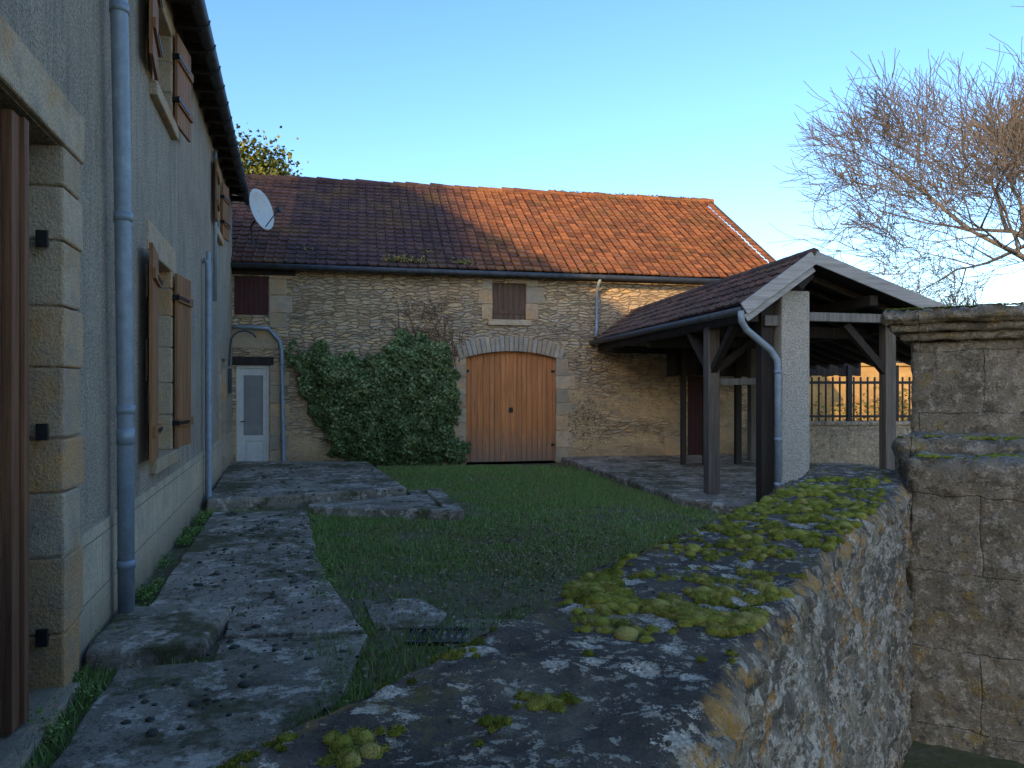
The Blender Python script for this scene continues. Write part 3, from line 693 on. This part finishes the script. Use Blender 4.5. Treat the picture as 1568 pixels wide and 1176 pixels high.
# ---------------------------------------------------------------- ground & slabs
mb=MB(); mb.add([(-400,-400,-.02),(400,-400,-.02),(400,900,-.02),(-400,900,-.02)],[(0,1,2,3)]); mb.obj('ground',M_ground)
def hp(s,o): return (-1.31-.2789*s+.9603*o,.9603*s+.2789*o)
def hpoly(pts,z0,z1,j=.012,step=.25):
    out=[]
    n=len(pts)
    for i in range(n):
        a=pts[i];b_=pts[(i+1)%n]; L_=math.hypot(b_[0]-a[0],b_[1]-a[1]); k=max(1,int(L_/step))
        for q in range(k):
            f=q/k; out.append((a[0]+(b_[0]-a[0])*f+random.uniform(-j,j),a[1]+(b_[1]-a[1])*f+random.uniform(-j,j)))
    mb.poly([hp(*p) for p in out],z0,z1)
path=empty('concrete_path')
mb=MB()
hpoly([(5.0,.82),(4.85,1.72),(6.2,1.55),(7.39,1.47),(10.2,1.44),(10.4,.22),(5.8,.2),(5.7,.82)],-.05,.048)
hpoly([(2.6,.2),(2.7,1.05),(3.4,1.15),(3.75,1.5),(4.84,1.74),(4.98,.80),(4.6,.78),(4.6,.25)],-.05,.026)
hpoly([(5.0,1.84),(5.0,2.25),(5.25,2.35),(5.7,2.2),(5.75,1.8)],-.05,-.002,.03)
hpoly([(4.35,2.3),(4.45,2.85),(4.95,2.95),(5.1,2.45),(4.8,2.2)],-.05,-.006,.03)
mb.obj('path_slabs',M_conc,path,bevel=.010)
terr=empty('concrete_terrace')
mb=MB(); hpoly([(10.7,.1),(11.28,2.93),(15.6,2.75),(16.5,.0)],-.1,.17); hpoly([(10.05,1.5),(9.25,3.35),(11.6,3.42),(11.65,3.0),(11.1,2.98),(10.62,1.45)],-.1,.075)
hpoly([(9.25,3.16),(9.22,3.40),(11.4,3.5),(11.4,3.25)],-.05,.12); hpoly([(9.98,1.5),(9.2,3.35),(9.34,3.4),(10.12,1.52)],-.05,.125)
mb.obj('terrace_slabs',M_conc,terr,bevel=.025)
mb=MB(); hpoly([(4.72,.03),(4.70,.72),(5.5,.82),(5.72,.05)],-.05,.11,.015,.2); mb.obj('stone_step',M_conc,bevel=.03)
gr=MB()
for k in range(8): gr.box(-.70+k*.05,-.680+k*.05,5.05,5.30,-.012,.004)
gr.box(-.72,-.31,5.02,5.05,-.02,.006); gr.box(-.72,-.31,5.30,5.33,-.02,.006); gr.obj('drain_grate',M_iron)
def ico(sub=1):
    import bmesh
    bm=bmesh.new(); bmesh.ops.create_icosphere(bm,subdivisions=sub,radius=1.0)
    v=np.array([x.co[:] for x in bm.verts]); f=np.array([[q.index for q in p.verts] for p in bm.faces]); bm.free(); return v,f
def blobs(name,pts,rad,flat,mat,sub=1,parent=None,jit=.15,rnd=None):
    bv,bf=ico(sub); n=len(pts); pts=np.asarray(pts); rad=np.asarray(rad)
    V=np.repeat(bv[None],n,0)*(1+rng.normal(0,jit,(n,len(bv),1)))
    sc=np.stack([rad*rng.uniform(.8,1.3,n),rad*rng.uniform(.8,1.3,n),rad*flat*rng.uniform(.7,1.3,n)],1)
    V=V*sc[:,None,:]+pts[:,None,:]
    F=bf[None]+np.arange(n)[:,None,None]*len(bv)
    if rnd is None: rnd=rng.random(n)
    return npmesh(name,V.reshape(-1,3),F.reshape(-1,3),mat,np.repeat(rnd,len(bf)),parent,True)
def fuzz(name,pts,rad,flat,mat,rnd,parent,per=45,ln=.0045):
    n=len(pts); pts=np.repeat(np.asarray(pts),per,0); rad=np.repeat(np.asarray(rad),per); rn=np.repeat(np.asarray(rnd),per)
    m=len(pts); d=rng.normal(0,1,(m,3)); d[:,2]=np.abs(d[:,2]); d/=np.linalg.norm(d,axis=1)[:,None]
    base=pts+d*np.stack([rad,rad,rad*flat],1)*.95
    dd=d+rng.normal(0,.45,(m,3)); dd/=np.linalg.norm(dd,axis=1)[:,None]
    sd=np.cross(dd,rng.normal(0,1,(m,3))); sd/=np.linalg.norm(sd,axis=1)[:,None]
    l=ln*rng.uniform(.6,1.6,m)[:,None]; w=.0011
    V=np.stack([base-sd*w,base+sd*w,base+dd*l],1).reshape(-1,3)
    npmesh(name,V,np.arange(m*3).reshape(-1,3),mat,np.clip(rn+rng.normal(0.1,.2,m),0,1),parent)
M_clod=simple('dark_clod',(.03,.03,.02),(.09,.08,.06),40,.01)
pts=[];rd=[]
for _ in range(230):
    s=random.uniform(2.8,10.2);o=random.uniform(.4,1.6)
    if mn.noise(Vector((s*1.1,o*1.5,3)))<-.15: continue
    x,y=hp(s,o); pts.append((x,y,.05 if s>5.0 else .026)); rd.append(random.choice([1,1,1.5,2])*random.uniform(.009,.02))
for _ in range(80):
    s=random.uniform(10.8,15);o=random.uniform(.4,2.8); x,y=hp(s,o); pts.append((x,y,.172)); rd.append(random.uniform(.01,.03))
blobs('moss_clods',pts,rd,.55,M_clod,2)
def inv(x,y): rx,ry=x+1.31,y; return rx*-.2789+ry*.9603, rx*.9603+ry*.2789
def onslab(s,o):
    return ((o<1.45 and 5.75<s<10.4) or (.8<o<1.7 and 4.9<s<5.8) or (s>10.0 and o<2.98 and s>10.7) or (9.2<s<11.6 and o<3.45 and s>10.3-(o-1.5)*.5 and o>0) or (4.7<s<5.7 and o<.8))
def onslab3(s,o): return (.25<o<1.1+.6*max(0,min(1,(s-3.3)/1.2)) and 2.6<s<4.9) or (4.6<s<6.1 and 1.8<o<2.8)
B=[];H=[]
N0=480000
X=rng.uniform(-5.5,6.5,N0); Y=2.2+14.4*rng.random(N0)
cnt=0
for x,y in zip(X,Y):
    if cnt>220000: break
    s,o=inv(x,y)
    if o<.03 or s>16.3 or onslab(s,o): continue
    if x>3.0-.15*(y-10) and y>9.8 : continue
    if x>.30+.62*(y-1.2)+.0 and y<5.2: continue      # street side of the boundary wall
    nn=mn.noise(Vector((x*.55,y*.55,3)))+.6*mn.noise(Vector((x*2.2,y*2.2,8)))+.35*mn.noise(Vector((x*7,y*7,8)))
    if onslab3(s,o): nn-=.2
    edge=abs(o-1.5)<.12 or o<.2
    if edge: nn+=.3
    elif 1.5<o<2.9 and s<6.2: nn-=.1
    if nn<-.2+random.uniform(-.25,.25) and random.random()<.85: continue
    B.append((x,y,-.02)); H.append(random.uniform(.014,.045)*(1.0+max(0,nn))*(1.7 if (edge and random.random()<.4) else 1)); cnt+=1
P=np.array(B);H=np.array(H);n=len(P)
ang=rng.uniform(0,2*math.pi,n); w=rng.uniform(.003,.007,n); lean=rng.uniform(.2,1.1,n)*H; la=rng.uniform(0,2*math.pi,n)
dx=np.stack([np.cos(ang)*w,np.sin(ang)*w,np.zeros(n)],1)
tip=P+np.stack([np.cos(la)*lean,np.sin(la)*lean,H+.02],1)
V=np.stack([P-dx,P+dx,tip],1).reshape(-1,3); F=np.arange(n*3).reshape(-1,3)
npmesh('grass',V,F,M_blade,rng.random(n))
Ps=[];Sz=[]
for _ in range(130):
    s=random.choice([random.uniform(5.7,10.4),random.uniform(5.7,10.4),random.uniform(3.0,5.5)]); o=random.choice([.08,.15,1.5,1.7 if s<5.6 else .1])+random.uniform(-.04,.06)
    if mn.noise(Vector((s*1.3,o,0)))<-.05: continue
    cx,cy=hp(s,o); rr=random.uniform(.04,.11)
    for _ in range(90):
        Ps.append((cx+random.gauss(0,rr*.5),cy+random.gauss(0,rr*.5),abs(random.gauss(0,rr*.5))+.01)); Sz.append(random.uniform(.010,.026))
P=np.array(Ps); V,F,_=leaves(P,np.tile(np.array([0,0,1.]),(len(P),1)),np.array(Sz),None,.7)
npmesh('weeds',V,F,M_blade,rng.random(len(P))*.7)
Ps=[]
while len(Ps)<18000:
    x=random.uniform(-3,4.5);y=random.uniform(3.5,15); s,o=inv(x,y)
    if o<.3: continue
    if x>.30+.62*(y-1.2)+.3 and y<5.2: continue
    g=math.exp(-((x-.4)/1.3)**2-((y-7.8)/1.8)**2)
    if random.random()<.16+g: Ps.append((x,y,.0+random.uniform(0,.03)+(.05 if onslab(s,o) else 0)))
P=np.array(Ps); V,F,_=leaves(P,np.tile(np.array([0,0,1.]),(len(P),1)),rng.uniform(.010,.035,len(P)),None,.5)
npmesh('leaf_litter',V,F,M_litter,rng.random(len(P)))

# ---------------------------------------------------------------- foreground boundary wall
bw=empty('mossy_stone_wall')
st_=[((-2.3,-2.2),(-1.65,-2.4)),((-.95,-.1),(-.30,-.1)),((-.375,.89),(.23,.89)),((-.1,1.36),(.46,1.36)),((.31,2.03),(.88,2.05)),((.915,2.95),(1.48,2.95)),((1.66,4.32),(2.17,4.04)),((1.92,4.80),(2.48,4.50))]
zt_=[1.25,1.25,1.25,1.25,1.25,1.24,1.21,1.21]
cs=[0]
for a,b_ in zip(st_,st_[1:]):
    m0=((a[0][0]+a[1][0])/2,(a[0][1]+a[1][1])/2); m1=((b_[0][0]+b_[1][0])/2,(b_[0][1]+b_[1][1])/2); cs.append(cs[-1]+math.hypot(m1[0]-m0[0],m1[1]-m0[1]))
Lx=np.array([p[0][0] for p in st_]);Ly=np.array([p[0][1] for p in st_]);Rx=np.array([p[1][0] for p in st_]);Ry=np.array([p[1][1] for p in st_])
NT=640; ts=np.concatenate([np.linspace(0,2.0,40,endpoint=False),np.linspace(2.0,cs[-1],NT-40)])
def top_at(t,w):
    lx=np.interp(t,cs,Lx);ly=np.interp(t,cs,Ly);rx=np.interp(t,cs,Rx);ry=np.interp(t,cs,Ry);z=np.interp(t,cs,zt_)
    return float(lx+(rx-lx)*w),float(ly+(ry-ly)*w),float(z)
def cope_h(x,y):
    return .022*mn.noise(Vector((x*2.2,y*2.2,0)))+.011*mn.noise(Vector((x*8,y*8,2)))+.006*mn.noise(Vector((x*25,y*25,2)))
prof=[]
for q in np.linspace(-1.35,-.12,14): prof.append(('F',0.03,q,0))
for q in np.linspace(-.10,-.02,5): prof.append(('C',-.01,q,.9))
for w in np.linspace(0,1,70): 
    e=min(w,1-w); rd_=-.034*max(0,1-e/.09)**2
    prof.append(('C',w,rd_,max(0,1-e/.12)))
for q in np.linspace(-.045,-.06,2): prof.append(('C',1.004,q,1))
for q in np.linspace(-.07,-1.6,134): prof.append(('F',1.0,q,0))
V=[];edge=[];sid=[];mask=[]
for t in ts:
    lx,ly,_=top_at(t,0);rx,ry,_=top_at(t,1); d=Vector((rx-lx,ry-ly,0)).normalized()
    for k,w,dz,e in prof:
        ej=0
        if w<=.08 or w>=.92 or k=='F':
            ej=.045*mn.noise(Vector((t*2.3,dz*1.5+ (5 if w>.5 else 0),1)))+.026*mn.noise(Vector((t*9,dz*7,3)))+.014*mn.noise(Vector((t*28,dz*20,3)))
            if k=='C' and 0<w<1: ej*=max(0,1-min(w,1-w)/.08)
        x,y,z=top_at(t,w); sg=1 if w>.5 else -1
        s_=.5;m_=1.0
        if k=='F':
            pv=Vector((t*3.6+.7*mn.noise(Vector((t*3,dz*3,0))),dz*7.5+.8*mn.noise(Vector((t*3,dz*3,9))),0.5+sg))
            ds,pt=mn.voronoi(pv)
            q=ds[1]-ds[0]; m_=min(1,max(0,(q-.02)/.10)); s_=(math.sin(pt[0][0]*12.9+pt[0][1]*78.2)*43758.5)%1
            er=min(1,max(0,.6+1.6*mn.noise(Vector((t*1.6,dz*2.2,6)))))
            m_*=er
            fade=min(1,max(0,(-dz-.05)/.10))
            ej+=fade*(.024*m_*(.2+s_)-.012)+.014*mn.noise(Vector((t*22,dz*22,3)))+.009*mn.noise(Vector((t*50,dz*50,3)))
        else:
            dz=dz+cope_h(x,y)+(.014*mn.noise(Vector((t*16,w*16,0))) if e>.3 else 0)
        V.append((x+d.x*sg*ej,y+d.y*sg*ej,z+dz)); edge.append(e); sid.append(s_); mask.append(m_)
npf=len(prof); F=[];mi=[]
for i in range(NT-1):
    for j in range(npf-1):
        F.append((i*npf+j,i*npf+j+1,(i+1)*npf+j+1,(i+1)*npf+j)); mi.append(0 if prof[j][0]=='C' and prof[j+1][0]=='C' else 1)
o=npmesh('wall_body',V,F,M_cope,None,bw,True)
o.data.materials.append(M_nwall); o.data.polygons.foreach_set('material_index',mi)
for nm,dat in (('edge',edge),('sid',sid),('mask',mask)):
    a=o.data.attributes.new(nm,'FLOAT','POINT'); a.data.foreach_set('value',dat)
pts=[];rd=[];rn=[]
def mossp(px,py,sx,sy,n,r0,r1,base=.55):
    for _ in range(n):
        x=px+random.gauss(0,sx); y=py+random.gauss(0,sy)
        t=np.interp(y,(Ly+Ry)/2,cs); lx,ly,_=top_at(t,0); rx,ry,_=top_at(t,1); w=(x-lx)/(rx-lx)
        if w<.03 or w>.94: continue
        nz=mn.noise(Vector((x*8,y*8,5)))+.5*mn.noise(Vector((x*20,y*20,5)))
        if nz<-.05: continue
        z=float(np.interp(t,cs,zt_))+cope_h(x,y)-.034*max(0,1-min(w,1-w)/.09)**2
        r=random.uniform(r0,r1)*(.8+min(.6,nz)); pts.append((x,y,z+r*.1)); rd.append(r); rn.append(min(1,max(0,random.gauss(base+nz*.5-.1,.2))))
mossp(.38,1.52,.14,.10,850,.005,.016,.72)
mossp(.20,1.64,.09,.09,340,.004,.014,.65)
mossp(.52,1.38,.07,.06,260,.005,.016,.7)
mossp(.62,1.95,.10,.12,260,.005,.015,.6)
mossp(.85,2.35,.13,.16,460,.006,.018,.55)
mossp(1.05,2.75,.16,.22,850,.006,.020,.55)
mossp(1.30,3.3,.16,.25,800,.007,.021,.5)
mossp(1.6,3.9,.15,.2,500,.007,.021,.45)
mossp(-.2,.93,.02,.02,24,.004,.011,.5)
mossp(-.05,1.0,.02,.02,30,.004,.011,.5); mossp(.05,1.1,.025,.02,40,.004,.011,.6)
for _ in range(150):
    t=random.uniform(2.3,cs[-1]-.1); w=random.random()
    x,y,_=top_at(t,w); mossp(x,y,.018,.018,random.randint(3,16),.003,.010,.5)
for _ in range(90):
    t=random.uniform(2.3,cs[-1]-.1); x,y,_=top_at(t,random.uniform(0.03,.08)); mossp(x,y,.015,.02,10,.003,.009,.3)
blobs('moss',pts,rd,.65,M_moss,2,bw,.06,np.array(rn))
near=[i for i,p in enumerate(pts) if p[1]<3.4]
fuzz('moss_fuzz',[pts[i] for i in near],[rd[i] for i in near],.65,M_moss,[rn[i] for i in near],bw,50)
pts=[];rd=[]
for _ in range(320):
    t=random.uniform(2.2,cs[-1]-.05); w=random.uniform(.08,.92); x,y,z=top_at(t,w); pts.append((x,y,z+cope_h(x,y))); rd.append(random.uniform(.0015,.005))
blobs('wall_grit',pts,rd,.7,M_clod,1,bw,.2)

PR=math.atan2(-.54,.84)
pier=empty('stone_gate_pier',(2.29,4.60,0),PR)
def rough_box(name,x0,x1,y0,y1,z0,z1,mat,parent,step=.03,amp=.012):
    import bmesh
    bm=bmesh.new(); bmesh.ops.create_cube(bm,size=1)
    for v in bm.verts: v.co=Vector((x0+(v.co.x+.5)*(x1-x0),y0+(v.co.y+.5)*(y1-y0),z0+(v.co.z+.5)*(z1-z0)))
    for ax,(a,b_) in enumerate(((x0,x1),(y0,y1),(z0,z1))):
        n=int((b_-a)/step)
        for k in range(1,n):
            no=[0,0,0];no[ax]=1;pc=[0,0,0];pc[ax]=a+(b_-a)*k/n
            bmesh.ops.bisect_plane(bm,geom=bm.verts[:]+bm.edges[:]+bm.faces[:],plane_co=pc,plane_no=no)
    bm.normal_update()
    for v in bm.verts:
        p=v.co*1.0; v.co+=v.normal*(amp*mn.noise(p*5)+amp*.8*mn.noise(p*14)+amp*.6*mn.noise(p*36)-(amp*(.9+1.2*max(0,mn.noise(p*9))) if sum([abs(p.x-x0)<.004 or abs(p.x-x1)<.004,abs(p.y-y0)<.004 or abs(p.y-y1)<.004,abs(p.z-z0)<.004 or abs(p.z-z1)<.004])>1 else 0))
    me=bpy.data.meshes.new(name); bm.to_mesh(me); bm.free(); me.materials.append(mat)
    me.polygons.foreach_set('use_smooth',[True]*len(me.polygons))
    ob=bpy.data.objects.new(name,me); COL.objects.link(ob); ob.parent=parent; return ob
rough_box('shaft',.12,.95,.08,.85,1.2,1.99,M_ash,pier,.025,.016)
rough_box('cap_moulding',.07,1.0,.03,.9,1.99,2.04,M_ash,pier,.02,.010)
rough_box('cap_moulding_upper',.02,1.05,-.02,.95,2.04,2.09,M_ash,pier,.02,.010)
rough_box('cap_slab',-.03,1.1,-.07,1.0,2.09,2.17,M_ash,pier,.02,.024)
rough_box('pier_base',.10,1.7,-.50,.9,-.6,1.43,M_ash,pier,.03,.026)
rough_box('buttress',.19,2.4,-.95,-.45,-.6,1.36,M_ash,pier,.03,.026)
pts=[];rd=[];rn=[]
for _ in range(1500):
    x=random.uniform(.12,1.3);y=random.uniform(-.92,.05)
    if x<.24 and y<-.48: continue
    if mn.noise(Vector((x*4,y*4,2)))<.0: continue
    pts.append((x,y,1.435 if y>-.48 else 1.365)); rd.append(random.uniform(.005,.016)); rn.append(random.uniform(.1,.8))
for _ in range(260):
    x=random.uniform(0,1.1); pts.append((x,-.07+random.uniform(0,.1),2.178)); rd.append(random.uniform(.004,.012)); rn.append(random.uniform(0,.3))
blobs('pier_moss',pts,rd,.5,M_moss,2,pier,.06,np.array(rn))

# ---------------------------------------------------------------- trees
def grow(mb,p,d,L,r,lv,ml,nch,spread=(25,55),up=.12,minr=.006):
    ns=5 if lv<3 else 3; pts=[p.copy()];rs=[r]
    q=p.copy();dd=d.copy()
    for i in range(ns):
        dd=(dd+Vector((random.gauss(0,.13),random.gauss(0,.13),random.gauss(0,.10)+up*.5))).normalized()
        q=q+dd*(L/ns); pts.append(q.copy()); rs.append(max(minr,r*(1-.62*(i+1)/ns)))
    mb.tube(pts,rs,7 if lv<1 else (5 if lv<3 else 3),None,0,False)
    if lv>=ml: return
    n=nch+1 if (lv==0 or lv>=3) else nch
    for k in range(n):
        f=1.0 if k==0 else random.uniform(.3,.98)
        fi=f*ns; i=min(int(fi),ns-1); pp=pts[i].lerp(pts[i+1],fi-i); base=(pts[i+1]-pts[i]).normalized()
        ax=base.orthogonal().normalized(); ax.rotate(Matrix.Rotation(random.uniform(0,6.283),3,base))
        nd_=base.copy(); nd_.rotate(Matrix.Rotation(R(random.uniform(*spread)*(.5 if k==0 else 1)),3,ax))
        grow(mb,pp,nd_,L*random.uniform(.62,.84),max(minr,r*(.6 if k==0 else .45)*random.uniform(.85,1.1)),lv+1,ml,nch,spread,up,minr)
def baretree(name,x,y,h,seed,ml=6,nch=4,minr=.006,tr=.25,d=(0,0,1)):
    random.seed(seed); t=empty(name,(x,y,0)); mb=MB(); grow(mb,Vector((0,0,-.1)),Vector(d).normalized(),h*.3,tr,0,ml,nch,minr=minr)
    mb.obj('trunk_and_branches',M_twig,t,smooth=True); return t
baretree('bare_tree',23.4,29.5,23.0,11,6,4,minr=.013,tr=.42,d=(-.03,0,1))
baretree('bare_tree',17.0,41,9.2,5,5,4,minr=.014,tr=.16)
baretree('bare_tree',21,44,9,6,5,4,minr=.014,tr=.16)
baretree('bare_tree',25.5,43,9.5,8,5,4,minr=.014,tr=.16)
random.seed(3)
def foliage(n,cx,cy,cz,rx,ry,rz,sz,clumps=30):
    C=[]
    for _ in range(clumps):
        v=rng.normal(0,1,3); v/=np.linalg.norm(v); v*=rng.uniform(.3,1)**.5; C.append((cx+v[0]*rx,cy+v[1]*ry,cz+v[2]*rz))
    C=np.array(C); idx=rng.integers(0,clumps,n); P=C[idx]+rng.normal(0,1,(n,3))*np.array([rx,ry,rz])*.16
    V,F,_=leaves(P,np.tile(np.array([0,0,1.]),(n,1)),rng.uniform(sz*.6,sz*1.3,n),None,1.0)
    return V,F,np.clip(rng.normal(.5,.2,n)+(idx%5-2)*.1,0,1)
t=empty('leafy_tree',(-10.6,30,0)); mb=MB(); mb.tube([(0,0,0),(.1,0,4),(0,.1,8)],[.3,.22,.1],10); 
for k in range(9):
    a=k*.7; mb.tube([(0,0,4+k*.4),(math.cos(a)*1.2,math.sin(a)*1.2,6+k*.4),(math.cos(a)*1.8,math.sin(a)*1.8,7.4+k*.35)],[.1,.06,.02],6)
mb.obj('trunk',M_bark,t); V,F,r_=foliage(11000,0,0,8.2,2.3,2.3,2.9,.17,45); npmesh('leaves',V,F,M_fol,r_,t)
V,F,r_=foliage(9000,27,47,3.2,12,1.5,2.8,.25,80); npmesh('distant_hedge',V,F,M_hedge,r_)
V,F,r_=foliage(4000,15,25.5,.8,5.5,.6,.9,.12,50); npmesh('garden_shrubs',V,F,M_hedge,r_)
V,F,r_=foliage(1500,23.3,29.5,8.0,.8,.9,3.4,.14,24); npmesh('ivy_on_tree',V,F,M_fol,r_)

# ---------------------------------------------------------------- unseen building added behind the viewpoint, shaped to shade the yard and barn
caster=empty('shadow_caster_building')
mb=MB()
def prismx(x0,x1,ry,zr0,zr1,ye0,ye1,ze):
    vs=[]
    for x,zr in ((x0,zr0),(x1,zr1)): vs+=[(x,ye0,-.2),(x,ye1,-.2),(x,ye1,ze),(x,ry,zr),(x,ye0,ze)]
    mb.add(vs,[(0,1,2,3,4),(9,8,7,6,5),(0,5,6,1),(1,6,7,2),(2,7,8,3),(3,8,9,4),(4,9,5,0)],.5)
prismx(-27.0,-9,-30,20.4,19.5,-33.5,-26.5,16.5)
pr=[(-42,-.2),(-42,24.1),(-35.0,26.95),(-24.9,20.35),(-24.9,-.2)]
vs=[(x,-30,z) for x,z in pr]+[(x,-27,z) for x,z in pr]
mb.add(vs,[(0,1,2,3,4),(9,8,7,6,5)]+[(i,5+i,5+(i+1)%5,(i+1)%5) for i in range(5)],.5)
mb.obj('walls',M_rough,caster)
mb=MB()
for x in np.arange(-24.6,-10,2.6):
    for z in (1.0,4.2,7.4,10.6): mb.box(x,x+1,-26.51,-26.49,z,z+1.7)
mb.obj('windows',M_glass,caster)

# ---------------------------------------------------------------- light, sky, camera
EL=R(17)
w=bpy.data.worlds.new('World'); scene.world=w; w.use_nodes=True; nt=w.node_tree
bg=nt.nodes['Background']; sk=nt.nodes.new('ShaderNodeTexSky'); sk.sky_type='NISHITA'; sk.sun_disc=False
sk.sun_elevation=EL; sk.sun_rotation=R(210); sk.air_density=1.0; sk.dust_density=.8; sk.ozone_density=3.0
hs=nt.nodes.new('ShaderNodeHueSaturation'); hs.inputs['Saturation'].default_value=1.15; hs.inputs['Hue'].default_value=.507
nt.links.new(sk.outputs[0],hs.inputs['Color']); nt.links.new(hs.outputs[0],bg.inputs[0]); bg.inputs[1].default_value=.42
sd=bpy.data.lights.new('sun','SUN'); sd.energy=5.0; sd.angle=R(.3); sd.color=(1,.73,.38)
so=bpy.data.objects.new('sun',sd); COL.objects.link(so)
dirv=Vector((.5*math.cos(EL),.866*math.cos(EL),-math.sin(EL))); so.rotation_euler=dirv.to_track_quat('-Z','Y').to_euler()
cam=bpy.data.cameras.new('camera'); cam.sensor_width=36; cam.lens=36*1150/1568; cam.clip_start=.03; cam.clip_end=2000; cam.shift_y=.0045
co=bpy.data.objects.new('camera',cam); COL.objects.link(co); co.location=(0,0,1.7); co.rotation_euler=(R(90),0,0); scene.camera=co
scene.view_settings.view_transform='Standard'; scene.view_settings.look='None'; scene.view_settings.exposure=0
